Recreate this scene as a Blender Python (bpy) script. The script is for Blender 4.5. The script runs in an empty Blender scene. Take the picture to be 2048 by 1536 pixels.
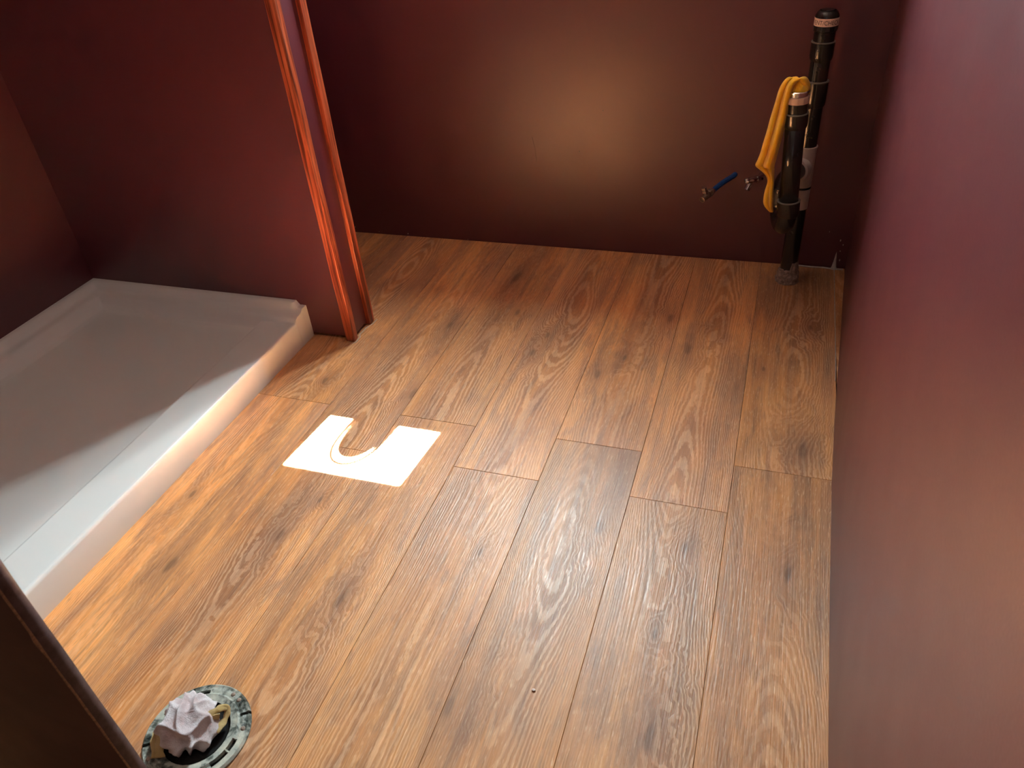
import bpy, bmesh, math, random
from mathutils import Vector, Matrix, noise

# ------------------------------------------------------------------ camera, sky, sun
S = 1.18                      # metres per unit of camera height
C = bpy.context.scene.collection
SC = bpy.context.scene

cam_d = bpy.data.cameras.new('camera')
cam = bpy.data.objects.new('camera', cam_d); C.objects.link(cam)
cam.location = (0, 0, 1.0*S)
cam.rotation_euler = (math.radians(53.785), math.radians(4.3467), math.radians(18.0987))
cam_d.sensor_width = 36; cam_d.sensor_fit = 'HORIZONTAL'
cam_d.lens = 36*1520.5/2048
cam_d.clip_start = 0.02
cam_d.dof.use_dof = True; cam_d.dof.focus_distance = 2.05; cam_d.dof.aperture_fstop = 12
SC.camera = cam

SKY = 72.0
SUN = 118.0
w = bpy.data.worlds.new('sky'); SC.world = w; w.use_nodes = True
bg = w.node_tree.nodes['Background']
bg.inputs[0].default_value = (0.83, 0.98, 1.0, 1); bg.inputs[1].default_value = SKY

SUN_DIR = Vector((-0.10, -1.0, -1.387)).normalized()
sl = bpy.data.lights.new('sun', 'SUN'); sl.energy = SUN; sl.angle = math.radians(0.35); sl.color = (1.0, 0.94, 0.86)
so = bpy.data.objects.new('sun', sl); C.objects.link(so)
so.rotation_euler = SUN_DIR.to_track_quat('-Z', 'Y').to_euler(); so.location = (-0.5, 4, 5)

# window opening in the back wall, in metres
WX0, WX1, WZ0, WZ1 = -0.762*S, -0.498*S, 1.212*S, 1.552*S
WY, WT = 1.955*S, 0.06*S
pl = bpy.data.lights.new('window_portal', 'AREA'); pl.shape = 'RECTANGLE'
pl.size = WX1-WX0; pl.size_y = WZ1-WZ0; pl.cycles.is_portal = True
po = bpy.data.objects.new('window_portal', pl); C.objects.link(po)
po.location = ((WX0+WX1)/2, WY+WT+0.004, (WZ0+WZ1)/2); po.rotation_euler = (math.radians(-90), 0, 0)

vs = SC.view_settings
vs.view_transform = 'Standard'; vs.look = 'None'; vs.gamma = 1; vs.use_curve_mapping = False
vs.exposure = 2.86

# ------------------------------------------------------------------ helpers
def obj(name, bm, mat, parent=None, smooth=False, bevel=0, loc=None):
    me = bpy.data.meshes.new(name); bm.normal_update(); bm.to_mesh(me); bm.free()
    if mat: me.materials.append(mat)
    o = bpy.data.objects.new(name, me); C.objects.link(o)
    if smooth:
        for p in me.polygons: p.use_smooth = True
    if loc is not None: o.location = loc
    if parent is not None: o.parent = parent
    if bevel:
        m = o.modifiers.new('bevel', 'BEVEL'); m.width = bevel; m.segments = 2; m.limit_method = 'ANGLE'
    return o
def tag(o, label, cat, group=None):
    o['label'] = label; o['category'] = cat
    if group: o['group'] = group
    return o
def struct(o, label=None):
    o['kind'] = 'structure'
    if label: o['label'] = label
    return o
def empty(name, loc):
    o = bpy.data.objects.new(name, None); C.objects.link(o); o.location = loc; o.empty_display_size = 0.05
    return o
def box(bm, x0, x1, y0, y1, z0, z1):
    v = [bm.verts.new(p) for p in ((x0,y0,z0),(x1,y0,z0),(x1,y1,z0),(x0,y1,z0),(x0,y0,z1),(x1,y0,z1),(x1,y1,z1),(x0,y1,z1))]
    for f in ((3,2,1,0),(4,5,6,7),(0,1,5,4),(1,2,6,5),(2,3,7,6),(3,0,4,7)): bm.faces.new([v[i] for i in f])
def frame_of(d):
    d = Vector(d).normalized(); a = Vector((0,0,1)) if abs(d.z) < 0.9 else Vector((1,0,0))
    u = d.cross(a).normalized(); return u, d.cross(u).normalized()
def tube(bm, pts, rad, n=24, cap=True):
    pts = [Vector(p) for p in pts]
    if not isinstance(rad, (list, tuple)): rad = [rad]*len(pts)
    rings = []; u = None
    for i, p in enumerate(pts):
        d = (pts[min(i+1, len(pts)-1)] - pts[max(i-1, 0)])
        d.normalize()
        if u is None: u, v = frame_of(d)
        else:
            u = (u - d*u.dot(d)).normalized(); v = d.cross(u)
        rings.append([bm.verts.new(p + (u*math.cos(2*math.pi*k/n) + v*math.sin(2*math.pi*k/n))*rad[i]) for k in range(n)])
    for a, b in zip(rings, rings[1:]):
        for k in range(n): bm.faces.new((a[k], a[(k+1)%n], b[(k+1)%n], b[k]))
    if cap:
        bm.faces.new(rings[0][::-1]); bm.faces.new(rings[-1])
    bmesh.ops.recalc_face_normals(bm, faces=bm.faces[:])
def lathe(bm, prof, base=(0,0,0), axis=(0,0,1), n=40):
    """prof: list of (r, h); swept about an axis through base"""
    base = Vector(base); ax = Vector(axis).normalized(); u, v = frame_of(ax)
    rings = []
    for r, h in prof:
        if r < 1e-6: rings.append([bm.verts.new(base + ax*h)])
        else: rings.append([bm.verts.new(base + ax*h + (u*math.cos(2*math.pi*k/n)+v*math.sin(2*math.pi*k/n))*r) for k in range(n)])
    for a, b in zip(rings, rings[1:]):
        for k in range(n):
            k2 = (k+1) % n
            q = [a[k % len(a)], a[k2 % len(a)], b[k2 % len(b)], b[k % len(b)]]
            q2 = []
            for x in q:
                if x not in q2: q2.append(x)
            if len(q2) > 2:
                try: bm.faces.new(q2)
                except ValueError: pass
    bmesh.ops.recalc_face_normals(bm, faces=bm.faces[:])
def U(x, y, z=0): return Vector((x*S, y*S, z*S))

# ------------------------------------------------------------------ materials
class N:
    def __init__(s, name):
        s.m = bpy.data.materials.new(name); s.m.use_nodes = True
        s.t = s.m.node_tree; s.b = s.t.nodes['Principled BSDF']; s.o = s.t.nodes['Material Output']
    def n(s, typ, **k):
        x = s.t.nodes.new(typ)
        for a, b in k.items(): setattr(x, a, b)
        return x
    def l(s, a, b): s.t.links.new(a, b)
    def set(s, **k):
        for a, b in k.items(): s.b.inputs[a.replace('_', ' ')].default_value = b
        return s
    def val(s, sock, v):
        if isinstance(v, (int, float, tuple, list)): sock.default_value = v
        else: s.l(v, sock)
    def math(s, op, a, b=0.0, c=None):
        x = s.n('ShaderNodeMath', operation=op); s.val(x.inputs[0], a); s.val(x.inputs[1], b)
        if c is not None: s.val(x.inputs[2], c)
        return x.outputs[0]
    def noise(s, vec, scale=1, detail=2, rough=0.5, dist=0.0):
        x = s.n('ShaderNodeTexNoise'); s.l(vec, x.inputs['Vector']); x.inputs['Scale'].default_value = scale
        x.inputs['Detail'].default_value = detail; x.inputs['Roughness'].default_value = rough; x.inputs['Distortion'].default_value = dist
        return x.outputs['Fac']
    def ramp(s, fac, stops, interp='LINEAR'):
        x = s.n('ShaderNodeValToRGB'); s.val(x.inputs[0], fac); e = x.color_ramp.elements; x.color_ramp.interpolation = interp
        while len(e) < len(stops): e.new(0.5)
        for i, (p, c) in enumerate(stops):
            e[i].position = p; e[i].color = (c, c, c, 1) if isinstance(c, (int, float)) else (*c, 1)
        return x.outputs[0]
    def mix(s, f, a, b, mode='MIX'):
        x = s.n('ShaderNodeMix', data_type='RGBA', blend_type=mode)
        s.val(x.inputs[0], f)
        for k, v in ((6, a), (7, b)):
            if isinstance(v, (tuple, list)): x.inputs[k].default_value = (*v, 1) if len(v) == 3 else v
            else: s.l(v, x.inputs[k])
        return x.outputs[2]
    def coord(s, which='Object'): return s.n('ShaderNodeTexCoord').outputs[which]
    def scale(s, vec, sc, off=None):
        x = s.n('ShaderNodeVectorMath', operation='MULTIPLY'); s.l(vec, x.inputs[0]); x.inputs[1].default_value = sc
        return x.outputs[0]
    def bump(s, h, strength=0.2, dist=0.001):
        x = s.n('ShaderNodeBump'); s.l(h, x.inputs['Height']); x.inputs['Strength'].default_value = strength
        x.inputs['Distance'].default_value = dist; s.l(x.outputs[0], s.b.inputs['Normal'])

def mat_paint(name='maroon_paint', col=(0.094, 0.016, 0.024), rough=0.41):
    a = N(name); g = a.n('ShaderNodeNewGeometry').outputs['Position']
    big = a.noise(g, 1.6, 3)
    c = a.mix(a.ramp(big, [(0.3, 0.0), (0.7, 1.0)]), tuple(x*0.92 for x in col), tuple(x*1.06 for x in col))
    a.l(c, a.b.inputs['Base Color'])
    r = a.noise(g, 9, 3)
    a.l(a.math('MULTIPLY_ADD', r, 0.10, rough-0.05), a.b.inputs['Roughness'])
    a.b.inputs['Specular IOR Level'].default_value = 0.95
    a.bump(a.math('ADD', a.noise(g, 260, 3), a.math('MULTIPLY', a.noise(g, 14, 2), 1.6)), 0.22, 0.0008)
    return a.m
M = {}
M['paint'] = mat_paint()
M['ceil'] = N('ceiling_paint').set(Base_Color=(0.62, 0.43, 0.34, 1), Roughness=0.7).m

def mat_oak():
    a = N('oak_plank'); tc = a.coord('Object')
    rnd = a.n('ShaderNodeObjectInfo').outputs['Random']
    sep = a.n('ShaderNodeSeparateXYZ'); a.l(tc, sep.inputs[0]); x, y = sep.outputs[0], sep.outputs[1]
    off = a.math('MULTIPLY', rnd, 37.0)
    def vec(sx, sy, ox=0.0):
        c = a.n('ShaderNodeCombineXYZ')
        a.l(a.math('MULTIPLY_ADD', x, sx, ox), c.inputs[0]); a.l(a.math('MULTIPLY', y, sy), c.inputs[1]); a.l(off, c.inputs[2])
        return c.outputs[0]
    # knots (object attributes: x, y, radius in metres)
    dark = None; push = None
    for nm in ('knot_a', 'knot_b', 'knot_c'):
        at = a.n('ShaderNodeAttribute', attribute_type='OBJECT', attribute_name=nm)
        sp = a.n('ShaderNodeSeparateXYZ'); a.l(at.outputs['Vector'], sp.inputs[0])
        wob = a.noise(vec(30, 18, 3.1), 1, 3)
        dx = a.math('MULTIPLY', a.math('SUBTRACT', x, sp.outputs[0]), 1.0)
        dy = a.math('MULTIPLY', a.math('SUBTRACT', y, sp.outputs[1]), 0.36)
        d = a.math('SQRT', a.math('ADD', a.math('MULTIPLY', dx, dx), a.math('MULTIPLY', dy, dy)))
        d = a.math('MULTIPLY', d, a.math('MULTIPLY_ADD', wob, 2.6, 0.1))
        q = a.math('DIVIDE', d, a.math('MAXIMUM', a.math('MULTIPLY', sp.outputs[2], 0.5), 0.0005))
        g = a.math('POWER', 2.718, a.math('MULTIPLY', a.math('MULTIPLY', q, q), -1.0))
        g2 = a.math('POWER', 2.718, a.math('MULTIPLY', a.math('MULTIPLY', q, q), -0.07))
        dark = g if dark is None else a.math('MAXIMUM', dark, g)
        push = g2 if push is None else a.math('ADD', push, g2)
    # cathedral rings
    wob = a.math('SUBTRACT', a.noise(vec(3, 1.3), 1, 2), 0.5)
    wob2 = a.math('SUBTRACT', a.noise(vec(38, 9), 1, 3), 0.5)
    u = a.math('ADD', a.math('ADD', x, a.math('MULTIPLY', wob, 0.10)), a.math('MULTIPLY', wob2, 0.010))
    along = a.math('MULTIPLY', a.noise(vec(1.0, 1.15, 7.7), 1, 1), 30.0)
    ph = a.math('ADD', a.math('ADD', along, a.math('MULTIPLY', a.math('MULTIPLY', u, u), 1300.0)), a.math('MULTIPLY', push, 3.5))
    ph = a.math('ADD', ph, a.math('MULTIPLY', a.noise(vec(160, 60), 1, 2), 0.55))
    wave = a.math('MULTIPLY_ADD', a.math('SINE', a.math('MULTIPLY', ph, 6.2832)), 0.5, 0.5)
    # fine straight pores
    fine = a.noise(vec(420, 7), 1, 3, 0.6)
    fine2 = a.noise(vec(150, 3.2), 1, 3, 0.6)
    patch = a.noise(vec(9, 1.6, 2.0), 1, 3, 0.55, 0.4)
    streak = a.noise(vec(24, 1.1, 5.0), 1, 3, 0.6)
    grain_amt = a.ramp(a.noise(vec(7, 1.3, 11.0), 1, 2), [(0.38, 0.10), (0.62, 0.75)])
    base = a.ramp(patch, [(0.26, (0.36, 0.130, 0.038)), (0.44, (0.62, 0.248, 0.070)), (0.60, (0.75, 0.318, 0.090)), (0.8, (0.82, 0.385, 0.125))])
    base = a.mix(a.ramp(streak, [(0.36, 0.60), (0.50, 0.0)]), base, (0.24, 0.105, 0.055))
    blot = a.noise(vec(13, 3.4, 15.0), 1, 4, 0.62, 0.5)
    base = a.mix(a.ramp(blot, [(0.36, 0.52), (0.52, 0.0)]), base, (0.24, 0.098, 0.050))
    blot2 = a.noise(vec(34, 6.0, 21.0), 1, 3, 0.6, 0.8)
    base = a.mix(a.ramp(blot2, [(0.33, 0.45), (0.48, 0.0)]), base, (0.17, 0.075, 0.045))
    tone = a.n('ShaderNodeAttribute', attribute_type='OBJECT', attribute_name='tone').outputs['Fac']
    hsv = a.n('ShaderNodeHueSaturation'); a.l(base, hsv.inputs['Color']); a.l(tone, hsv.inputs['Value'])
    base = hsv.outputs[0]
    f1 = a.ramp(fine, [(0.36, 0.0), (0.62, 1.0)]); f2 = a.ramp(fine2, [(0.35, 0.0), (0.65, 1.0)])
    gl = a.mix(a.math('MULTIPLY', f1, 0.34), base, a.mix(0.6, base, (0.92, 0.58, 0.32)))
    gl = a.mix(a.math('MULTIPLY', a.math('SUBTRACT', 1.0, f2), 0.34), gl, a.mix(0.62, base, (0.14, 0.055, 0.026)))
    dash = a.ramp(a.noise(vec(520, 46, 3.0), 1, 2, 0.5), [(0.60, 0.0), (0.70, 1.0)])
    gl = a.mix(a.math('MULTIPLY', dash, 0.34), gl, (0.95, 0.70, 0.46))
    dash2 = a.ramp(a.noise(vec(460, 30, 9.0), 1, 2, 0.5), [(0.60, 0.0), (0.72, 1.0)])
    gl = a.mix(a.math('MULTIPLY', dash2, 0.40), gl, (0.12, 0.05, 0.024))
    w2 = a.ramp(wave, [(0.35, 0.0), (0.8, 1.0)])
    gl = a.mix(a.math('MULTIPLY', a.math('MULTIPLY', w2, grain_amt), 0.55), gl, a.mix(0.55, base, (0.92, 0.68, 0.45)))
    gl = a.mix(a.math('MULTIPLY', a.math('MULTIPLY', a.math('SUBTRACT', 1.0, w2), grain_amt), 0.40), gl, a.mix(0.6, base, (0.13, 0.055, 0.03)))
    # mineral smudge next to knots, knot core
    gl = a.mix(a.math('MULTIPLY', a.math('MINIMUM', push, 1.0), 0.42), gl, (0.20, 0.095, 0.06))
    core = a.ramp(dark, [(0.25, 0.0), (0.8, 0.5)])
    gl = a.mix(core, gl, (0.075, 0.036, 0.022))
    a.l(gl, a.b.inputs['Base Color'])
    a.l(a.math('MULTIPLY_ADD', f1, 0.10, a.math('MULTIPLY_ADD', w2, -0.06, 0.38)), a.b.inputs['Roughness'])
    h = a.math('ADD', a.math('MULTIPLY', f1, 0.6), a.math('ADD', a.math('MULTIPLY', f2, 0.7), a.math('MULTIPLY', a.math('MULTIPLY', w2, grain_amt), 1.0)))
    a.bump(h, 0.45, 0.0006)
    a.b.inputs['Specular IOR Level'].default_value = 0.5
    return a.m
M['oak'] = mat_oak()
M['subfloor'] = N('subfloor').set(Base_Color=(0.05, 0.03, 0.02, 1), Roughness=0.9).m

def mat_trim():
    a = N('stained_pine'); g = a.coord('Object')
    st = a.noise(a.scale(g, (150, 150, 4.0)), 1, 4, 0.6, 0.3)
    ring = a.noise(a.scale(g, (40, 40, 1.6)), 1, 3, 0.5, 0.6)
    c = a.ramp(ring, [(0.3, (0.22, 0.036, 0.016)), (0.5, (0.46, 0.105, 0.042)), (0.7, (0.62, 0.18, 0.085))])
    c = a.mix(a.ramp(st, [(0.40, 0.9), (0.56, 0.0)]), c, (0.085, 0.011, 0.006))
    a.l(c, a.b.inputs['Base Color']); a.b.inputs['Roughness'].default_value = 0.33
    a.bump(st, 0.25, 0.0008)
    return a.m
M['trim'] = mat_trim()
def mat_acrylic():
    a = N('white_acrylic'); g = a.coord('Object')
    a.b.inputs['Base Color'].default_value = (0.755, 0.775, 0.765, 1); a.b.inputs['Roughness'].default_value = 0.30
    a.bump(a.noise(g, 420, 2), 0.06, 0.0006)
    return a.m
M['acrylic'] = mat_acrylic()
def plain(name, col, rough, metal=0.0, noise_s=None, amt=0.25, bumpd=0.0):
    a = N(name); a.set(Roughness=rough, Metallic=metal)
    if noise_s:
        g = a.coord('Object'); f = a.noise(g, noise_s, 4, 0.6)
        a.l(a.mix(a.ramp(f, [(0.3, 0.0), (0.7, 1.0)]), tuple(c*(1-amt) for c in col), tuple(min(1, c*(1+amt)) for c in col)), a.b.inputs['Base Color'])
        if bumpd: a.bump(f, 0.6, bumpd)
    else: a.b.inputs['Base Color'].default_value = (*col, 1)
    return a.m
M['abs'] = plain('black_abs', (0.012, 0.0125, 0.012), 0.22, 0, 60, 0.3)
M['abs_edge'] = plain('grey_cement_ring', (0.16, 0.15, 0.13), 0.45, 0, 80, 0.2)
M['pvc'] = plain('white_pvc', (0.56, 0.49, 0.44), 0.35, 0, 25, 0.12)
M['nut'] = plain('beige_nut', (0.62, 0.46, 0.36), 0.4, 0, 30, 0.1)
M['band'] = plain('label_band', (0.78, 0.60, 0.50), 0.5, 0, 40, 0.12)
M['ink'] = plain('ink', (0.02, 0.016, 0.014), 0.6)
M['chrome'] = plain('chrome', (0.75, 0.72, 0.68), 0.18, 1.0, 90, 0.15)
M['brass'] = plain('dull_brass', (0.46, 0.38, 0.28), 0.32, 1.0, 90, 0.2)
M['pex'] = plain('blue_pex', (0.012, 0.075, 0.26), 0.3, 0, 120, 0.35)
M['mortar'] = plain('mortar', (0.27, 0.20, 0.16), 0.85, 0, 120, 0.5, 0.003)
M['sealant'] = plain('sealant', (0.50, 0.46, 0.42), 0.6, 0, 90, 0.2)
M['plaster'] = plain('plaster', (0.62, 0.56, 0.52), 0.8)
M['tan'] = plain('torn_paper', (0.34, 0.22, 0.12), 0.8, 0, 200, 0.5)
M['glass'] = None
def mat_cloth(name, col, col2, sc=900, bs=0.5):
    a = N(name); g = a.coord('Object')
    f = a.noise(g, sc, 3, 0.7); b = a.noise(g, 28, 3)
    c = a.mix(a.ramp(b, [(0.35, 0.0), (0.65, 1.0)]), col, col2)
    c = a.mix(a.ramp(f, [(0.35, 0.35), (0.6, 0.0)]), c, tuple(x*0.55 for x in col))
    a.l(c, a.b.inputs['Base Color']); a.b.inputs['Roughness'].default_value = 0.95; a.b.inputs['Specular IOR Level'].default_value = 0.1
    try: a.b.inputs['Sheen Weight'].default_value = 0.35; a.b.inputs['Sheen Roughness'].default_value = 0.5
    except KeyError: pass
    a.bump(f, bs, 0.0022)
    return a.m
M['towel'] = mat_cloth('yellow_microfibre', (0.98, 0.52, 0.012), (0.99, 0.64, 0.035), 600, 0.8)
M['rag'] = mat_cloth('terry_rag', (0.58, 0.47, 0.49), (0.94, 0.92, 0.96), 700, 1.0)
M['hem'] = mat_cloth('yellowed_hem', (0.62, 0.44, 0.16), (0.74, 0.56, 0.26), 1100, 0.9)
def mat_flange():
    a = N('dirty_abs_flange'); g = a.coord('Object')
    f = a.math('ADD', a.noise(g, 22, 5, 0.65, 0.6), a.math('MULTIPLY', a.math('SUBTRACT', a.noise(g, 140, 3), 0.5), 0.30))
    c = a.ramp(f, [(0.34, (0.012, 0.016, 0.014)), (0.42, (0.10, 0.115, 0.10)), (0.50, (0.33, 0.35, 0.31)), (0.70, (0.52, 0.52, 0.43))])
    a.l(c, a.b.inputs['Base Color']); a.l(a.ramp(f, [(0.35, 0.3), (0.6, 0.8)]), a.b.inputs['Roughness'])
    a.bump(f, 0.7, 0.002)
    return a.m
M['flange'] = mat_flange()
def mat_board():
    a = N('brown_board'); g = a.coord('Object')
    f = a.noise(g, 9, 4, 0.6)
    a.l(a.ramp(f, [(0.3, (0.05, 0.020, 0.012)), (0.7, (0.10, 0.045, 0.026))]), a.b.inputs['Base Color'])
    a.b.inputs['Roughness'].default_value = 0.75; a.bump(f, 0.3, 0.002)
    return a.m
M['board'] = mat_board()
def mat_edge():
    a = N('scuffed_purple_edge'); g = a.coord('Object')
    f = a.noise(g, 45, 5, 0.65)
    a.l(a.ramp(f, [(0.35, (0.04, 0.017, 0.02)), (0.6, (0.085, 0.05, 0.055)), (0.78, (0.15, 0.12, 0.11))]), a.b.inputs['Base Color'])
    a.b.inputs['Roughness'].default_value = 0.5; a.bump(f, 0.4, 0.002)
    return a.m
M['edge'] = mat_edge()

# ------------------------------------------------------------------ the setting
XL = -1.722            # shower left wall (units)
YB = 1.955             # back wall
YF = -0.75             # wall behind the camera
ZC = 2.03              # ceiling
bm = bmesh.new(); box(bm, (XL-0.05)*S, 0.30*S, (YF-0.05)*S, (YB+0.05)*S, -0.05, -0.006)
floor = struct(obj('floor', bm, M['subfloor']))
bm = bmesh.new(); box(bm, (XL-0.05)*S, 0.30*S, (YF-0.05)*S, (YB+0.06)*S, ZC*S, ZC*S+0.05)
struct(obj('ceiling', bm, M['ceil']))
# back wall with the window opening
bm = bmesh.new()
y0, y1 = WY, WY+WT
box(bm, (XL-0.05)*S, WX0, y0, y1, -0.02, ZC*S); box(bm, WX1, 0.30*S, y0, y1, -0.02, ZC*S)
box(bm, WX0, WX1, y0, y1, -0.02, WZ0); box(bm, WX0, WX1, y0, y1, WZ1, ZC*S)
wall_back = struct(obj('wall_back', bm, M['paint']))
# right wall, slightly bowed
line = [(-0.75, 0.152), (0.2, 0.156), (0.573, 0.160), (0.85, 0.163), (1.121, 0.168), (1.283, 0.1735), (1.42, 0.180), (1.60, 0.189), (1.80, 0.198), (1.96, 0.206)]
bm = bmesh.new(); cols = []
for yy, xx in line:
    cols.append([bm.verts.new((xx*S, yy*S, z)) for z in (-0.02, ZC*S)] + [bm.verts.new((0.29*S, yy*S, z)) for z in (ZC*S, -0.02)])
for a, b in zip(cols, cols[1:]):
    for k in range(4): bm.faces.new((a[k], a[(k+1) % 4], b[(k+1) % 4], b[k]))
bm.faces.new(cols[0][::-1]); bm.faces.new(cols[-1]); bmesh.ops.recalc_face_normals(bm, faces=bm.faces[:])
struct(obj('wall_right', bm, M['paint'], smooth=False))
bm = bmesh.new(); box(bm, (XL-0.05)*S, XL*S, YF*S, YB*S, -0.02, ZC*S); struct(obj('wall_left', bm, M['paint']))
bm = bmesh.new(); box(bm, (XL-0.05)*S, 0.29*S, (YF-0.05)*S, YF*S, -0.02, ZC*S); struct(obj('wall_front', bm, M['paint']))
# partition beside the shower
bm = bmesh.new(); box(bm, XL*S, -0.9455*S, 1.372*S, 1.455*S, 0.010, ZC*S)
struct(obj('wall_partition', bm, M['paint']))
def trim(name, x0, x1, ya, yb, z0):
    bm = bmesh.new(); n = 30
    rings = []
    for i in range(n+1):
        z = z0 + (ZC*S - z0)*i/n
        e = 0.0007*math.sin(i*1.7) + 0.0006*math.sin(i*0.6+1)
        rings.append([bm.verts.new(p) for p in ((x0*S, ya*S+e, z), (x1*S+e, ya*S+e, z), (x1*S+e, yb*S, z), (x0*S, yb*S, z))])
    for a, b in zip(rings, rings[1:]):
        for k in range(4): bm.faces.new((a[k], a[(k+1) % 4], b[(k+1) % 4], b[k]))
    bm.faces.new(rings[0][::-1]); bm.faces.new(rings[-1])
    return struct(obj(name, bm, M['trim'], bevel=0.0018))
trim('trim_1', -0.9600, -0.9375, 1.361, 1.381, 0.002)
trim('trim_2', -0.966, -0.9355, 1.444, 1.468, 0.002)

# window: frame, pane, sill
wf = bmesh.new(); t = 0.012
fy0, fy1 = WY+WT+0.001, WY+WT+0.03
box(wf, WX0-0.04, WX0, fy0, fy1, WZ0-0.04, WZ1+0.04); box(wf, WX1, WX1+0.04, fy0, fy1, WZ0-0.04, WZ1+0.04)
box(wf, WX0, WX1, fy0, fy1, WZ0-0.04, WZ0); box(wf, WX0, WX1, fy0, fy1, WZ1, WZ1+0.04)
win = struct(obj('window_1', wf, M['trim']))
g = N('window_glass'); tr = g.n('ShaderNodeBsdfTransparent'); gl = g.n('ShaderNodeBsdfGlossy'); gl.inputs['Roughness'].default_value = 0.02
mx = g.n('ShaderNodeMixShader'); mx.inputs[0].default_value = 0.05
g.l(tr.outputs[0], mx.inputs[1]); g.l(gl.outputs[0], mx.inputs[2]); g.l(mx.outputs[0], g.o.inputs['Surface'])
bm = bmesh.new(); box(bm, WX0, WX1, WY+WT+0.012, WY+WT+0.016, WZ0, WZ1); obj('pane', bm, g.m, win)

# ------------------------------------------------------------------ plank floor
PW = 0.1739
edges = [0.205, -0.0042] + [-0.0042-PW*i for i in range(1, 6)] + [-1.062, -1.236, -1.41, -1.60, XL]
LEN = 1.033
YS = [1.120, 0.994]
knots = [(-.58,1.576,.020),(-.475,1.488,.016),(-.489,1.408,.020),(-.32,1.351,.020),(-.274,1.431,.014),(-.14,1.49,.026),(.123,1.641,.016),(.116,1.193,.030),
 (-.215,.905,.022),(.10,.879,.022),(-.065,.555,.026),(-.59,.647,.022),(-.768,.748,.020),(-.924,.637,.024),(-.344,.523,.026),(-.703,1.192,.022),
 (-.731,1.485,.018),(-.085,.713,.012),(-.741,.846,.010),(-.065,.896,.016),(-.93,1.20,.012),(-1.0,.80,.012),(-.399,.80,.012),(-.2,1.62,.02),(-.64,1.75,.03),(.03,1.45,.012)]
tones = {(0,1):0.84,(0,0):0.80,(1,0):0.74,(1,1):1.04,(2,0):0.77,(2,1):1.06,(3,0):0.84,(3,1):1.06,(4,0):0.95,(4,1):0.90,(5,0):1.20,(5,1):1.05,(6,0):1.36,(6,1):1.05,(7,1):0.95,(8,1):0.9}  # plank tone plus painted floor light: near-left rows raised, middle rows lowered
def plank(r, k, x0, x1, ya, yb):
    g = 0.00032; cx, cy = (x0+x1)/2*S, (ya+yb)/2*S
    hx, hy = (x1-x0)/2*S-g, (yb-ya)/2*S-g; c = 0.0007; th = 0.0058
    bm = bmesh.new()
    def ring(dx, dy, z): return [bm.verts.new(p) for p in ((-dx,-dy,z),(dx,-dy,z),(dx,dy,z),(-dx,dy,z))]
    a, b, t = ring(hx, hy, -th), ring(hx, hy, -c*0.8), ring(hx-c, hy-c, 0)
    for p, q in ((a, b), (b, t)):
        for i in range(4): bm.faces.new((p[i], p[(i+1) % 4], q[(i+1) % 4], q[i]))
    bm.faces.new(t); bm.faces.new(a[::-1])
    o = obj('plank', bm, M['oak'], floor, loc=(cx, cy, 0))
    kk = [q for q in knots if x0 <= q[0] < x1 and ya <= q[1] < yb][:3]
    for nm, i in (('knot_a', 0), ('knot_b', 1), ('knot_c', 2)):
        o[nm] = [kk[i][0]*S-cx, kk[i][1]*S-cy, kk[i][2]*S] if i < len(kk) else [9.0, 9.0, 0.001]
    o['tone'] = tones.get((r, k), 1.0)
for r in range(len(edges)-1):
    x1, x0 = edges[r], edges[r+1]
    ys = YS[r % 2]
    if r == 0:
        plank(0, 0, x0, 0.176, ys-LEN, ys); plank(0, 1, x0, 0.1785, ys, YB-0.002)
        plank(0, 1, 0.1797, 0.2045, 1.43, YB-0.002)
    elif r <= 6:
        plank(r, 0, x0, x1, ys-LEN, ys); plank(r, 1, x0, x1, ys, YB-0.002)
    else:
        plank(r, 1, x0, x1, ys, YB-0.002)
    if r <= 6: plank(r, 2, x0, min(x1, 0.176), YF, ys-LEN)
    else: plank(r, 2, x0, x1, YF, 0.198)

# ------------------------------------------------------------------ sealant along gaps
def strip(name, pts, wd, z, label, cat):
    bm = bmesh.new(); L = []
    for i, (x, y) in enumerate(pts):
        p = Vector((x*S, y*S)); a = Vector(pts[max(i-1, 0)]); b = Vector(pts[min(i+1, len(pts)-1)]); d = (b-a).normalized(); nrm = Vector((-d.y, d.x))
        ww = wd*(0.8+0.4*random.Random(i*7+len(pts)).random())
        L.append([bm.verts.new((p.x-nrm.x*ww, p.y-nrm.y*ww, 0.0)), bm.verts.new((p.x-nrm.x*ww*0.5, p.y-nrm.y*ww*0.5, z)), bm.verts.new((p.x+nrm.x*ww*0.5, p.y+nrm.y*ww*0.5, z)), bm.verts.new((p.x+nrm.x*ww, p.y+nrm.y*ww, 0.0))])
    for a, b in zip(L, L[1:]):
        for k in range(4): bm.faces.new((a[k], a[(k+1) % 4], b[(k+1) % 4], b[k]))
    bm.faces.new(L[0][::-1]); bm.faces.new(L[-1]); bmesh.ops.recalc_face_normals(bm, faces=bm.faces[:])
    return tag(obj(name, bm, M['sealant'], smooth=True), label, cat)
strip('sealant_bead', [(-.931,1.474),(-.9315,1.450),(-.940,1.430),(-.941,1.397),(-.9345,1.384),(-.934,1.361),(-.944,1.3545)], 0.0013, 0.0012,
      'thin pale sealant bead on planks around foot of partition trim', 'sealant')
strip('sealant_bead', [(.179,1.945),(.1788,1.85),(.1785,1.72),(.1785,1.60),(.178,1.50),(.177,1.435)], 0.0011, 0.0016,
      'long thin pale sealant bead along plank edge by right wall', 'sealant')
strip('sealant_bead', [(.075,1.950),(.095,1.949),(.12,1.947),(.15,1.948),(.178,1.944),(.20,1.945)], 0.0030, 0.003,
      'pale sealant smear along foot of back wall beside drain pipe', 'sealant')
bm = bmesh.new()
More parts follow.
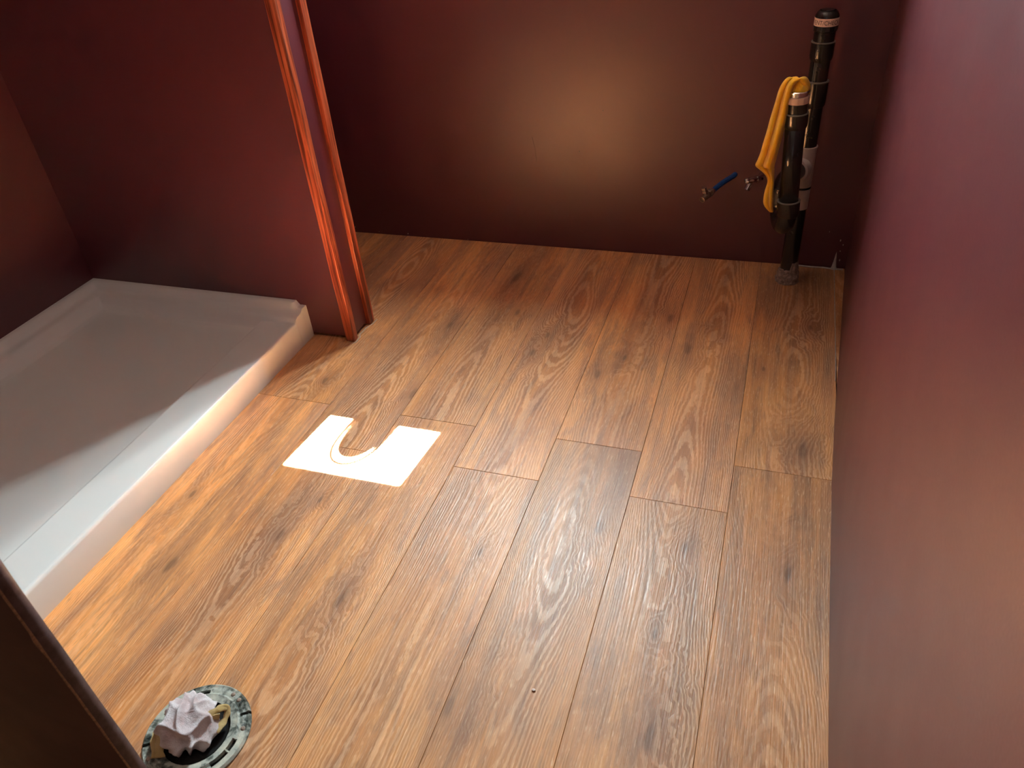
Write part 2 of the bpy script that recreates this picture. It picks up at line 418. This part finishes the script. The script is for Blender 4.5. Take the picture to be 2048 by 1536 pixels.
lathe(bm, [(0.0001, 0.058), (0.0022, 0.045), (0.0045, 0.022), (0.0072, 0.006), (0.010, 0.0)], (0.1775*S, 1.948*S, 0), n=10)
tag(obj('sealant_lump', bm, M['sealant'], smooth=True), 'pointed lump of dried sealant standing in corner of walls', 'sealant')

chip = bmesh.new(); bmesh.ops.create_icosphere(chip, subdivisions=1, radius=1.0)
for i, v in enumerate(chip.verts): v.co = Vector((v.co.x*0.0042, v.co.y*0.0026, v.co.z*0.0018+0.0016))*(0.8+0.4*random.Random(i).random())
tag(obj('plaster_chip', chip, M['plaster'], loc=(-0.2357*S, 0.5766*S, 0)), 'tiny white plaster chip lying alone on planks', 'chip')
# paint flecks and scuffs on the back wall
def fleck(px, pz, rx, rz, mat):
    bm = bmesh.new(); bmesh.ops.create_icosphere(bm, subdivisions=1, radius=1.0)
    for v in bm.verts: v.co = Vector((v.co.x*rx, v.co.y*0.0008, v.co.z*rz))
    obj('plaster_fleck', bm, mat, wall_back, smooth=True, loc=(px*S, WY-0.0003, pz*S))
for f in ((-1.243,.016,.0016,.0025),(-1.16,.006,.0014,.001),(-1.06,.006,.0022,.003),(-.86,.0025,.0015,.001),(.182,.078,.0018,.004),(.19,.066,.0014,.003),(.186,.048,.0016,.002),(.189,.022,.0014,.004),(.152,.10,.0008,.002)):
    fleck(*f, M['plaster'])
for f in ((-.505,.286,.0022,.0030),(-.44,.395,.002,.003),(-.445,.385,.0015,.002),(-.47,.52,.0012,.002)): fleck(*f, M['edge'])
bm = bmesh.new(); tube(bm, [(-.636*S, WY, .322*S), (-.630*S, WY, .29*S), (-.627*S, WY, .255*S)], 0.0009, 6)
obj('paint_ridge', bm, M['paint'], wall_back, smooth=True)

# ------------------------------------------------------------------ shower pan
def smax(a, b, k=0.004):
    h = max(k-abs(a-b), 0)/k; return max(a, b)+h*h*k*0.25
def interp(tab, d):
    if d <= tab[0][0]: return tab[0][1]
    for (a, za), (b, zb) in zip(tab, tab[1:]):
        if d <= b:
            t = (d-a)/(b-a); t = t*t*(3-2*t); return za+(zb-za)*t
    return tab[-1][1]
RIM = [(0, .100), (.010, .0995), (.016, .096), (.024, .083), (.030, .0805), (.044, .0795), (.050, .077), (.060, .058), (.068, .049), (.080, .0455), (.30, .036)]
CURB = [(0, .064), (.003, .0672), (.007, .0680), (.094, .0655), (.099, .064), (.104, .050), (.12, .0475), (.30, .036)]
X0, X1, YP0, YP1 = XL, -1.0595, 0.20, 1.3715
def lin(a, b, n): return [a+(b-a)*i/n for i in range(n+1)]
xs = sorted(set([round(v, 5) for v in lin(X0, X0+.09, 30)+lin(X0+.09, X1-.125, 30)+lin(X1-.125, X1-.088, 22)+lin(X1-.088, X1-.008, 10)+lin(X1-.008, X1, 6)]))
ys = sorted(set([round(v, 5) for v in lin(YP0, YP0+.09, 12)+lin(YP0+.09, YP1-.09, 40)+lin(YP1-.09, YP1, 30)]))
bm = bmesh.new(); G = []
for yv in ys:
    row = []
    for xv in xs:
        z = smax(smax(interp(RIM, xv-X0), interp(RIM, min(YP1-yv, yv-YP0+.03))), interp(CURB, X1-xv))
        # the wall lip does not run out over the curb edge at full height
        row.append(bm.verts.new((xv*S, yv*S, min(z, .088 if xv > X1-.02 else .1)*S)))
    G.append(row)
for a, b in zip(G, G[1:]):
    for i in range(len(xs)-1): bm.faces.new((a[i], a[i+1], b[i+1], b[i]))
front = [bm.verts.new((r[-1].co.x+0.0012, r[-1].co.y, r[-1].co.z-0.004)) for r in G]
foot = [bm.verts.new((r[-1].co.x+0.0012, r[-1].co.y, 0.0)) for r in G]
lfoot = [bm.verts.new((r[0].co.x, r[0].co.y, 0.0)) for r in G]
for i in range(len(G)-1):
    bm.faces.new((G[i][-1], front[i], front[i+1], G[i+1][-1])); bm.faces.new((front[i], foot[i], foot[i+1], front[i+1]))
    bm.faces.new((lfoot[i], G[i][0], G[i+1][0], lfoot[i+1]))
bm.faces.new([v for v in G[0]] + [front[0], foot[0], lfoot[0]]); bm.faces.new(([v for v in G[-1]] + [front[-1], foot[-1], lfoot[-1]])[::-1])
bmesh.ops.recalc_face_normals(bm, faces=bm.faces[:])
pan = obj('shower_pan', bm, M['acrylic'], smooth=True)
tag(pan, 'white acrylic shower pan with raised curb against maroon walls', 'shower pan')
try:
    pan.data.set_sharp_from_angle(angle=math.radians(50))
except Exception: pass

# ------------------------------------------------------------------ upright board near the camera
bx, by0, by1 = -0.54, 0.2322, 0.2457
root = empty('upright_board', (bx*S, by0*S, 0))
bm = bmesh.new(); box(bm, -0.36, -0.0012, 0.0, (by1-by0)*S, 0, 2.0); obj('board_face', bm, M['board'], root)
bm = bmesh.new(); n = 60; L = []
for i in range(n+1):
    z = 2.0*i/n; e = 0.0006*math.sin(i*1.3)
    L.append([bm.verts.new(p) for p in ((-0.0014, 0.0002, z), (0.0+e, 0.001, z), (0.001+e, (by1-by0)*S*0.5, z), (0.0+e, (by1-by0)*S, z), (-0.0014, (by1-by0)*S+0.0005, z))])
for a, b in zip(L, L[1:]):
    for k in range(4): bm.faces.new((a[k], b[k], b[k+1], a[k+1]))
bmesh.ops.recalc_face_normals(bm, faces=bm.faces[:])
o = obj('painted_edge', bm, M['edge'], root, smooth=True); o['label'] = 'scuffed dark purple edge'
bm = bmesh.new(); rr = random.Random(4); L = []
n = 420
for i in range(n+1):
    z = 2.0*i/n
    wv = 0.0004+0.0018*max(0, noise.noise(Vector((z*42, 0, 3))))+0.010*max(0, noise.noise(Vector((z*17, 5, 0)))-0.28)
    L.append([bm.verts.new(p) for p in ((-0.0012-wv, -0.0002, z), (-0.0006, -0.0009-wv*0.25, z), (0.0002, 0.0012, z))])
for a, b in zip(L, L[1:]):
    for k in range(2): bm.faces.new((a[k], a[k+1], b[k+1], b[k]))
bmesh.ops.recalc_face_normals(bm, faces=bm.faces[:])
o = obj('torn_edge', bm, M['tan'], root, smooth=True); o['label'] = 'ragged tan torn edge'
tag(root, 'dark brown upright board with scuffed purple edge beside toilet flange', 'board')

# ------------------------------------------------------------------ toilet flange and rag
FC = U(-0.6756, 0.3853); RO = 0.0753*S
root = empty('toilet_flange', FC)
NA = 180
radii = [0.047, 0.050, 0.0545, 0.0575, 0.0605, 0.0645, 0.069, 0.0725, 0.0753]
def ang(a): return (a+180) % 360-180
def hole(a, r):
    a = ang(a)
    for c in (40.7, -139.3+ -8.5):
        if abs(ang(a-c)) < 2.1 and r > 0.0605: return True
    for s0, s1 in ((-36, -12.5), (-9.5, 7), (150, 172), (108, 126)):
        if s0 < a < s1 and 0.0575 < r < 0.0645: return True
    return False
bm = bmesh.new(); V = {}
TH = 0.007
def zt(r):
    return TH + 0.0005*math.sin(r*900) - (0.003 if r > 0.0740 else 0) + (0.002 if 0.0515 < r < 0.058 else 0)
for j, r in enumerate(radii):
    for i in range(NA):
        a = 2*math.pi*i/NA
        V[(j, i, 1)] = bm.verts.new((r*S*math.cos(a), r*S*math.sin(a), zt(r) + 0.0006*noise.noise(Vector((r*400, a*9, 0)))))
        V[(j, i, 0)] = bm.verts.new((r*S*math.cos(a), r*S*math.sin(a), 0.0005))
nr = len(radii)-1
cell = {(j, i): not hole((i+0.5)*360/NA, (radii[j]+radii[j+1])/2) for j in range(nr) for i in range(NA)}
for (j, i), ok in cell.items():
    if not ok: continue
    i2 = (i+1) % NA
    bm.faces.new((V[(j,i,1)], V[(j+1,i,1)], V[(j+1,i2,1)], V[(j,i2,1)])); bm.faces.new((V[(j,i2,0)], V[(j+1,i2,0)], V[(j+1,i,0)], V[(j,i,0)]))
    for nb, (p, q) in (((j-1, i), ((j,i), (j,i2))), ((j+1, i), ((j+1,i2), (j+1,i))), ((j, (i-1) % NA), ((j+1,i), (j,i))), ((j, i2), ((j,i2), (j+1,i2)))):
        if not cell.get(nb, False):
            bm.faces.new((V[(*q,1)], V[(*q,0)], V[(*p,0)], V[(*p,1)])) if True else None
bmesh.ops.delete(bm, geom=[v for v in bm.verts if not v.link_faces], context='VERTS')
bmesh.ops.recalc_face_normals(bm, faces=bm.faces[:])
obj('flange_ring', bm, M['flange'], root)
bm = bmesh.new(); lathe(bm, [(0.047*S, 0.0075), (0.0455*S, 0.006), (0.0445*S, -0.004), (0.0445*S, -0.0058)], n=64); obj('hub', bm, M['abs'], root, smooth=True)
bm = bmesh.new(); lathe(bm, [(0.0001, 0.0012), (0.0755*S, 0.0012)], n=48); obj('opening', bm, M['abs'], root)
for a in (62.4, -128.3, 75, 20, -60):
    bm = bmesh.new(); lathe(bm, [(0.0001, 0.0030), (0.0022, 0.0030), (0.0040, 0.0015), (0.0042, 0.0)], (0.0663*S*math.cos(math.radians(a)), 0.0663*S*math.sin(math.radians(a)), TH-0.001), n=14)
    obj('screw', bm, M['mortar'], root, smooth=True)
tag(root, 'round black plastic toilet flange smeared with grey cement, bolted on planks', 'toilet flange')

# rag: dome with draped folds
def ragpoint(th, ph):
    # th: 0 top .. 1 foot of the bundle ; ph angle
    a = th*2.05
    n0 = Vector((math.cos(ph)*math.sin(a), math.sin(ph)*math.sin(a), math.cos(a)))
    rx, ry, rz = 0.0415*S, 0.0410*S, 0.030*S
    q = Vector((n0.x*rx, n0.y*ry, 0.020+n0.z*rz))
    k = n0*0.9+Vector((4.2, 0.7, 2.9))
    wv = noise.noise(k); w2 = noise.noise(k*1.3+Vector((7, 1, 3)))
    t1 = math.sin(n0.x*3.6+n0.y*2.4+wv*3.4+0.3); t2 = math.sin(-n0.x*2.2+n0.y*4.0+n0.z*1.5+w2*2.6+0.8)
    def sm(t): return 1-math.sqrt(t*t+0.02)
    ridge = max(0, sm(t1))**1.1*0.0120+max(0, sm(t2))**1.3*0.0075
    n1 = Vector((n0.x/rx, n0.y/ry, n0.z/rz)).normalized()
    q += n1*(ridge-0.007+0.005*noise.noise(k*1.6)) + n1*0.0007*noise.noise(q*500)
    q.z = max(q.z, 0.001)
    return q
bm = bmesh.new(); NT, NP = 70, 150; L = []
for i in range(NT+1): L.append([bm.verts.new(ragpoint(max(i, 0.02)/NT, 2*math.pi*k/NP)) for k in range(NP)])
for a, b in zip(L, L[1:]):
    for k in range(NP): bm.faces.new((a[k], b[k], b[(k+1) % NP], a[(k+1) % NP]))
bm.faces.new(L[0])
bmesh.ops.recalc_face_normals(bm, faces=bm.faces[:])
rag = empty('rag', FC + U(0.0, 0.0, 0.0) + Vector((-0.012, 0.004, 0.0)))
obj('cloth', bm, M['rag'], rag, smooth=True)
tag(rag, 'crumpled pale terry rag with yellowed hems stuffed into toilet flange', 'rag')
def hemstrip(path, wd, tilt):
    bm = bmesh.new(); L = []
    for i, p in enumerate(path):
        p = Vector(p); a = Vector(path[max(i-1, 0)]); b = Vector(path[min(i+1, len(path)-1)]); d = (b-a).normalized()
        side = d.cross(Vector(tilt)).normalized(); up = side.cross(d).normalized()
        row = []
        for k in range(9):
            t = k/8-0.5; bulge = 0.0010*math.cos(t*math.pi)+0.0016*noise.noise(p*190+Vector((k*0.6, 0, 0)))
            row.append(bm.verts.new(p+side*t*wd*(0.95+0.6*noise.noise(p*120))+up*bulge))
        L.append(row)
    for a, b in zip(L, L[1:]):
        for k in range(8): bm.faces.new((a[k], b[k], b[k+1], a[k+1]))
    o = obj('hem', bm, M['hem'], rag, smooth=True); o['label'] = 'yellowed stitched hem'
    m = o.modifiers.new('s', 'SOLIDIFY'); m.thickness = 0.0018
def smooth_path(pts, n=6):
    out = []
    P = [Vector(p) for p in pts]
    for i in range(len(P)-1):
        a, b, c, d = P[max(i-1, 0)], P[i], P[i+1], P[min(i+2, len(P)-1)]
        for k in range(n):
            t = k/n
            out.append(0.5*((2*b)+(c-a)*t+(2*a-5*b+4*c-d)*t*t+(3*b-a-3*c+d)*t**3))
    out.append(P[-1]); return out
hemstrip(smooth_path([(0.030,0.014,0.030),(0.042,0.030,0.034),(0.050,0.038,0.026),(0.053,0.026,0.018),(0.052,0.012,0.017),(0.049,0.002,0.016)]), 0.011, (0.3,-0.3,1))
hemstrip(smooth_path([(0.026,0.004,0.042),(0.036,0.012,0.034),(0.046,0.022,0.027)]), 0.010, (0,-1,0.6))
hemstrip(smooth_path([(-0.046,-0.026,0.020),(-0.040,-0.042,0.018),(-0.030,-0.052,0.014),(-0.024,-0.062,0.010)]), 0.010, (0.2,-0.4,1))
hemstrip(smooth_path([(-0.030,-0.030,0.030),(-0.022,-0.046,0.022),(-0.016,-0.060,0.012)]), 0.016, (0,-0.5,1))

# ------------------------------------------------------------------ drain stack with trap and air valve
PR, HR = 0.0242, 0.0288
DX, DY = 0.063*S, 1.864*S
root = empty('drain_pipe', (DX, DY, 0))
def part(name, prof, mat, base=(0,0,0), axis=(0,0,1), parent=None, n=40, sharp=True):
    bm = bmesh.new(); lathe(bm, prof, base, axis, n); o = obj(name, bm, mat, parent or root, smooth=True)
    try: o.data.set_sharp_from_angle(angle=math.radians(40))
    except Exception: pass
    return o
def seg(name, z0, z1, r, mat, **k): return part(name, [(0.0, z0*S), (r, z0*S), (r, z1*S), (0.0, z1*S)], mat, **k)
seg('stack_pipe', 0.0, 0.585, PR, M['abs'])
seg('white_sleeve', 0.202, 0.352, PR+0.0022, M['pvc'])
seg('gap_band', 0.2525, 0.2575, PR+0.0026, M['abs'])
part('sleeve_rim', [(PR, .349*S), (PR+.0035, .350*S), (PR+.0035, .3535*S), (PR, .354*S)], M['pvc'])
part('coupling', [(PR, .442*S), (HR-.001, .447*S), (HR, .455*S), (HR, .497*S), (PR, .4975*S)], M['abs'])
part('cement_ring', [(PR, .4965*S), (HR+.0004, .4970*S), (HR+.0006, .4990*S), (PR, .4996*S)], M['abs_edge'])
part('coupling', [(PR, .540*S), (HR-.001, .546*S), (HR, .552*S), (HR, .578*S), (PR, .5785*S)], M['abs'])
part('cement_ring', [(PR, .578*S), (HR+.0004, .5785*S), (HR+.0006, .5805*S), (PR, .581*S)], M['abs_edge'])
# thin grey ridge along the stack
bm = bmesh.new(); tube(bm, [(-PR*0.55, -PR*0.84, .36*S), (-PR*0.55, -PR*0.84, .54*S)], 0.0006, 6); obj('grey_ridge', bm, M['abs_edge'], root, smooth=True)
# air admittance valve
AV = part('air_valve', [(0, .580*S), (.0255, .580*S), (.0262, .600*S), (.0285, .602*S), (.0288, .612*S), (.0288, .628*S), (.0282, .632*S), (.024, .639*S), (.0195, .6415*S), (.0188, .6395*S), (.0165, .639*S), (.016, .6425*S), (.006, .643*S), (0, .643*S)], M['abs'])
part('label_band', [(.0287, .6125*S), (.0293, .6128*S), (.0293, .6278*S), (.0287, .6281*S)], M['band'], parent=AV, n=64)
for k in range(8):
    a = math.radians(-170+45*k); bm = bmesh.new()
    box(bm, -0.0045, 0.0045, -0.0012, 0.0012, .6035*S, .6105*S)
    bmesh.ops.rotate(bm, verts=bm.verts[:], cent=(0,0,0), matrix=Matrix.Rotation(a+math.pi/2, 3, 'Z'))
    bmesh.ops.translate(bm, verts=bm.verts[:], vec=(math.cos(a)*0.0282, math.sin(a)*0.0282, 0))
    obj('vent_slot', bm, M['ink'], AV)
def wrap_text(txt, radius, zc, height, a_mid, mat, parent):
    cu = bpy.data.curves.new('lettering', 'FONT'); cu.body = txt; cu.size = height/0.69; cu.align_x = 'CENTER'; cu.fill_mode = 'FRONT'
    to = bpy.data.objects.new('tmp_text', cu); C.objects.link(to)
    bpy.context.view_layer.update()
    me = bpy.data.meshes.new_from_object(to.evaluated_get(bpy.context.evaluated_depsgraph_get()))
    bpy.data.objects.remove(to)
    bm = bmesh.new(); bm.from_mesh(me); bpy.data.meshes.remove(me)
    for v in bm.verts:
        a = a_mid + v.co.x*0.88/radius
        v.co = Vector((radius*math.cos(a), radius*math.sin(a), zc-height/2+v.co.y))
    return obj('lettering', bm, mat, parent)
wrap_text('VENT/CHECK', .02955, .6202*S, .0100, math.radians(-95), M['ink'], AV)
# mortar collar where the stack enters the floor
bm = bmesh.new(); n = 40; L = []
for i in range(13):
    t = i/12; z = 0.052*t
    row = []
    for k in range(n):
        a = 2*math.pi*k/n
        r = PR+0.010*(1-t)**0.6+0.0045*noise.noise(Vector((math.cos(a)*3, math.sin(a)*3, z*90)))+0.0025*noise.noise(Vector((math.cos(a)*11, math.sin(a)*11, z*260)))
        zz = z*(1.0 + (0.35 if -0.9 < a-math.pi*1.85 < 0.9 else -0.12)*t)
        row.append(bm.verts.new((r*math.cos(a), r*math.sin(a), zz)))
    L.append(row)
for a, b in zip(L, L[1:]):
    for k in range(n): bm.faces.new((a[k], a[(k+1) % n], b[(k+1) % n], b[k]))
bmesh.ops.recalc_face_normals(bm, faces=bm.faces[:])
o = obj('mortar_collar', bm, M['mortar'], root); o['label'] = 'rough grey-brown mortar collar'
# trap: front leg, bend, rear leg, arm
def rel(x, y, z): return Vector((x*S-DX, y*S-DY, z*S))
def arc(c, e1, e2, r, a0, a1, n=14): return [c+e1*math.cos(a0+(a1-a0)*i/n)*r+e2*math.sin(a0+(a1-a0)*i/n)*r for i in range(n+1)]
A0 = rel(.0365, 1.70, .285); A1 = rel(.0265, 1.70, .480)
bm = bmesh.new(); tube(bm, [A0-Vector((0,0,.02)), A1], PR, 32); obj('trap_riser', bm, M['abs'], root, smooth=True)
ax = (A1-A0).normalized()
part('trap_coupling', [(PR, -.036*S), (HR, -.030*S), (HR, 0), (PR, .0005)], M['abs'], base=A0, axis=ax)
part('cement_ring', [(PR, -.0004), (HR+.0005, 0), (HR+.0005, .0018), (PR, .0024)], M['abs_edge'], base=A0, axis=ax)
B0 = rel(.020, 1.768, .275)
mid = (A0+B0)/2; e1 = Vector((A0.x-B0.x, A0.y-B0.y, 0)); rr = e1.length/2; e1.normalize()
cA = Vector((mid.x, mid.y, A0.z-.034*S))
bm = bmesh.new(); tube(bm, [Vector((A0.x, A0.y, A0.z-.015))]+arc(cA, e1, Vector((0,0,-1)), rr, 0, math.pi, 20)+[Vector((B0.x, B0.y, B0.z+.01))], PR+.0012, 32); obj('trap_bend', bm, M['abs'], root, smooth=True)
part('trap_coupling', [(PR, -.024*S), (HR, -.02*S), (HR, .016*S), (PR, .0165*S)], M['abs'], base=B0)
tee = Vector((0, 0, .305*S))
d = Vector((-B0.x, -B0.y, 0)).normalized()
top = Vector((B0.x, B0.y, tee.z-.02))
bm = bmesh.new(); tube(bm, [B0, top]+arc(Vector((B0.x, B0.y, tee.z-.022))+d*0.022, -d, Vector((0,0,1)), 0.022, 0, math.pi/2, 8)+[tee-d*0.01], PR, 28); obj('trap_arm', bm, M['abs'], root, smooth=True)
part('tee_hub', [(PR, .018), (HR+.002, .020), (HR+.002, .044), (PR, .0445)], M['pvc'], base=tee, axis=-d)
# tailpiece fittings on top of the riser
part('riser_coupling', [(PR, -.030*S), (HR-.001, -.026*S), (HR, -.02*S), (HR, 0), (PR, .0005)], M['abs'], base=A1-ax*0.004, axis=ax)
part('cement_ring', [(PR-.002, -.0004), (HR-.0005, 0), (HR-.0005, .0018), (PR-.004, .0030)], M['abs_edge'], base=A1-ax*0.004, axis=ax)
A2 = A1+ax*0.0005
part('adapter', [(0, 0), (.0246, 0), (.0246, .018), (.0255, .0185), (.0255, .0215), (0, .0215)], M['abs'], base=A2, axis=ax)
nutb = bmesh.new(); nn = 12
lathe(nutb, [(.0215, .0), (.0268, .0), (.0272, .003), (.0272, .0145), (.0262, .0165), (.0215, .0165)], A2+ax*0.0215, ax, nn)
o = obj('slip_nut', nutb, M['nut'], root, bevel=0.0007); o['label'] = 'beige ribbed slip nut'
part('tail_collar', [(.0205, 0), (.0232, .001), (.0232, .007), (.0262, .0085), (.0266, .012), (.0250, .0135), (.0236, .012), (.0225, .002)], M['chrome'], base=A2+ax*0.038, axis=ax)
tag(root, 'black plastic drain stack and trap with white sleeve standing by back wall', 'drain pipe')
MOUTH = Vector((DX, DY, 0)) + A2 + ax*0.050

# ------------------------------------------------------------------ yellow cloth hanging from the drain mouth
# rows: (left x, right x, z) at about y = 1.70, plus depth offsets
rows = [(0.014,0.046,0.514,1.700),(0.010,0.046,0.527,1.698),(0.006,0.042,0.540,1.694),(0.004,0.034,0.549,1.692),(-0.003,0.022,0.546,1.690),(-0.009,0.015,0.536,1.690),
        (-0.0135,0.0125,0.522,1.692),(-0.017,0.0105,0.500,1.694),(-0.0225,0.0105,0.470,1.695),(-0.027,0.0055,0.438,1.696),(-0.031,0.002,0.414,1.697),(-0.0345,-0.001,0.392,1.698),(-0.039,-0.003,0.374,1.699),
        (-0.0425,-0.004,0.362,1.700),(-0.034,-0.0035,0.354,1.701),(-0.020,-0.0025,0.341,1.702),(-0.0135,-0.0020,0.330,1.702),(-0.0125,-0.0010,0.320,1.702),(-0.0155,0.0000,0.304,1.702),(-0.0165,0.0020,0.288,1.702),
        (-0.0155,0.0035,0.274,1.702),(-0.009,0.0045,0.263,1.702),(0.0015,0.0060,0.2535,1.702)]
import bisect
dense = []
for i in range(len(rows)-1):
    a, b, c, dd = rows[max(i-1, 0)], rows[i], rows[i+1], rows[min(i+2, len(rows)-1)]
    for k in range(4):
        t = k/4
        dense.append(tuple(0.5*((2*b[m])+(c[m]-a[m])*t+(2*a[m]-5*b[m]+4*c[m]-dd[m])*t*t+(3*b[m]-a[m]-3*c[m]+dd[m])*t**3) for m in range(4)))
dense.append(rows[-1])
bm = bmesh.new(); L = []; NU = 28
for i, (xl, xr, z, yy) in enumerate(dense):
    row = []; tt = i/len(dense)
    wdt = max(xr-xl, 0.002)
    fold = 0.42 if z > 0.36 else 0.60
    amp = min(0.020, wdt*0.62)*min(1.0, 0.25+tt*3)
    for k in range(NU+1):
        s = k/NU
        # two rolls with a crease between them; the right roll stands proud
        if s < fold: q = s/fold; dep = -amp*0.62*math.sin(math.pi*(0.08+0.90*q))
        else: q = (s-fold)/(1-fold); dep = -amp*1.15*math.sin(math.pi*min(1, 0.06+0.92*q))**0.8
        wob = 0.0016*noise.noise(Vector((s*3, z*40, 1.0)))
        row.append(bm.verts.new(((xl+wdt*s)*S, (yy+0.008+dep+wob)*S, (z+0.0012*noise.noise(Vector((s*5, z*30, 4))))*S)))
    L.append(row)
for a, b in zip(L, L[1:]):
    for k in range(NU): bm.faces.new((a[k], a[k+1], b[k+1], b[k]))
# tuck into the mouth
o = obj('towel', bm, M['towel'], smooth=True)
m = o.modifiers.new('thick', 'SOLIDIFY'); m.thickness = 0.005; m.offset = 0
m = o.modifiers.new('sub', 'SUBSURF'); m.levels = 1; m.render_levels = 1
tag(o, 'bright yellow microfibre cloth hanging out of the drain mouth', 'cloth')
plug = bmesh.new(); bmesh.ops.create_icosphere(plug, subdivisions=4, radius=1.0)
for v in plug.verts:
    p = v.co.copy(); k = 1+0.16*noise.noise(p*2.3+Vector((1, 5, 2)))+0.05*noise.noise(p*7)
    v.co = Vector((p.x*0.0205*k, p.y*0.0205*k, p.z*(0.026 if p.z > 0 else 0.014)*k))
o2 = obj('tucked_end', plug, M['towel'], o, smooth=True, loc=MOUTH+Vector((0.003, 0.0, 0.0)))

# ------------------------------------------------------------------ supply stubs with stop valves
def stop_valve(name, wallp, bodyp, body_dir, out_dir, pipe_mat, pipe_name, label, bmat):
    wallp = Vector(wallp); bodyp = Vector(bodyp); bd = Vector(body_dir).normalized(); od = Vector(out_dir).normalized()
    root = empty(name, wallp)
    W = lambda p: Vector(p)-wallp
    bm = bmesh.new()
    pts = smooth_path([wallp+Vector((0.004, 0.008, 0)), wallp+Vector((0, -0.012, 0.0)), (wallp+bodyp)/2+Vector((0, 0, 0.001)), bodyp], 6)
    tube(bm, [W(p) for p in pts], 0.0079, 20); obj(pipe_name, bm, pipe_mat, root, smooth=True)
    b = W(bodyp)
    def lp(nm, prof, mat, base, axis, n=24):
        bm = bmesh.new(); lathe(bm, prof, base, axis, n); o = obj(nm, bm, mat, root, smooth=True)
        try: o.data.set_sharp_from_angle(angle=math.radians(35))
        except Exception: pass
    lp('crimp_ring', [(.0079, -.006), (.0098, -.006), (.0098, .004), (.0079, .004)], M['chrome'], b, bd)
    lp('compression_nut', [(0, .002), (.0105, .002), (.0115, .004), (.0115, .014), (.0105, .016), (0, .016)], bmat, b, bd, 6)
    lp('valve_body', [(0, .014), (.0092, .014), (.0098, .022), (.0098, .040), (.0085, .043), (.0085, .052), (.0060, .053), (.0055, .046), (0, .046)], bmat, b, bd)
    c = b+bd*0.030
    lp('outlet', [(0, .004), (.0065, .004), (.0065, .014), (.0088, .0145), (.0088, .0205), (.0074, .021), (.0074, .0235), (.0088, .024), (.0088, .031), (.0060, .0315), (0, .030)], M['chrome'], c, od, 24)
    return tag(root, label, 'stop valve')
stop_valve('supply_valve', U(-.100, 1.955, .241), U(-.143, 1.842, .2385), (-0.40, -0.90, -0.12), (-0.25, -0.15, 0.9), M['pex'], 'blue_pipe',
           'brass stop valve on a blue pipe stubbed out of the back wall', M['brass'])
stop_valve('supply_valve', U(-.030, 1.955, .250), U(-.0355, 1.920, .247), (-0.66, -0.74, 0.12), (-0.35, -0.35, -0.85), M['chrome'], 'stub_pipe',
           'short chrome stop valve poking from back wall behind yellow cloth', M['chrome'])

# ------------------------------------------------------------------ unseen object added on the window sill to throw the sun patch's arched shadow
root = empty('sill_shadow_caster', (-.652*S, WY+0.02, WZ0))
rx, rz = 0.046*S, 0.205*S
bm = bmesh.new(); n = 28; f0, f1 = [], []
for i in range(n+1):
    a = math.pi*i/n; f0.append(bm.verts.new((math.cos(a)*rx, -0.004, max(math.sin(a),0)**0.5*rz*0.88))); f1.append(bm.verts.new((math.cos(a)*rx, 0.004, max(math.sin(a),0)**0.5*rz*0.88)))
bm.faces.new(f0); bm.faces.new(f1[::-1])
for i in range(n): bm.faces.new((f0[i], f1[i], f1[i+1], f0[i+1]))
bm.faces.new((f0[0], f0[-1], f1[-1], f1[0])); bmesh.ops.recalc_face_normals(bm, faces=bm.faces[:])
obj('plaque', bm, M['board'], root)
rp = N('pale_rope'); tl = rp.n('ShaderNodeBsdfTransparent'); tl.inputs[0].default_value = (1.0, 0.80, 0.42, 1)
ms = rp.n('ShaderNodeMixShader'); ms.inputs[0].default_value = 0.10  # small see-through share lightens and yellows the rim's shadow
rp.set(Base_Color=(0.75, 0.62, 0.35, 1), Roughness=0.8)
rp.l(rp.b.outputs[0], ms.inputs[1]); rp.l(tl.outputs[0], ms.inputs[2]); rp.l(ms.outputs[0], rp.o.inputs['Surface'])
for s in range(3):
    pts = []
    for i in range(121):
        a = math.pi*i/120; tw = i*0.75+s*2.094
        c = Vector((math.cos(a)*(rx+0.006), 0, max(math.sin(a),0)**0.5*rz)); o_ = Vector((math.cos(a), 0, math.sin(a)))
        pts.append(c+o_*0.0035*math.cos(tw)+Vector((0, 0.0035*math.sin(tw), 0.004)))
    bm = bmesh.new(); tube(bm, pts, 0.0040, 8); obj('rope_strand', bm, rp.m, root, smooth=True)
tag(root, 'unseen arched plaque with twisted rope rim added on window sill to cast a shadow', 'ornament')
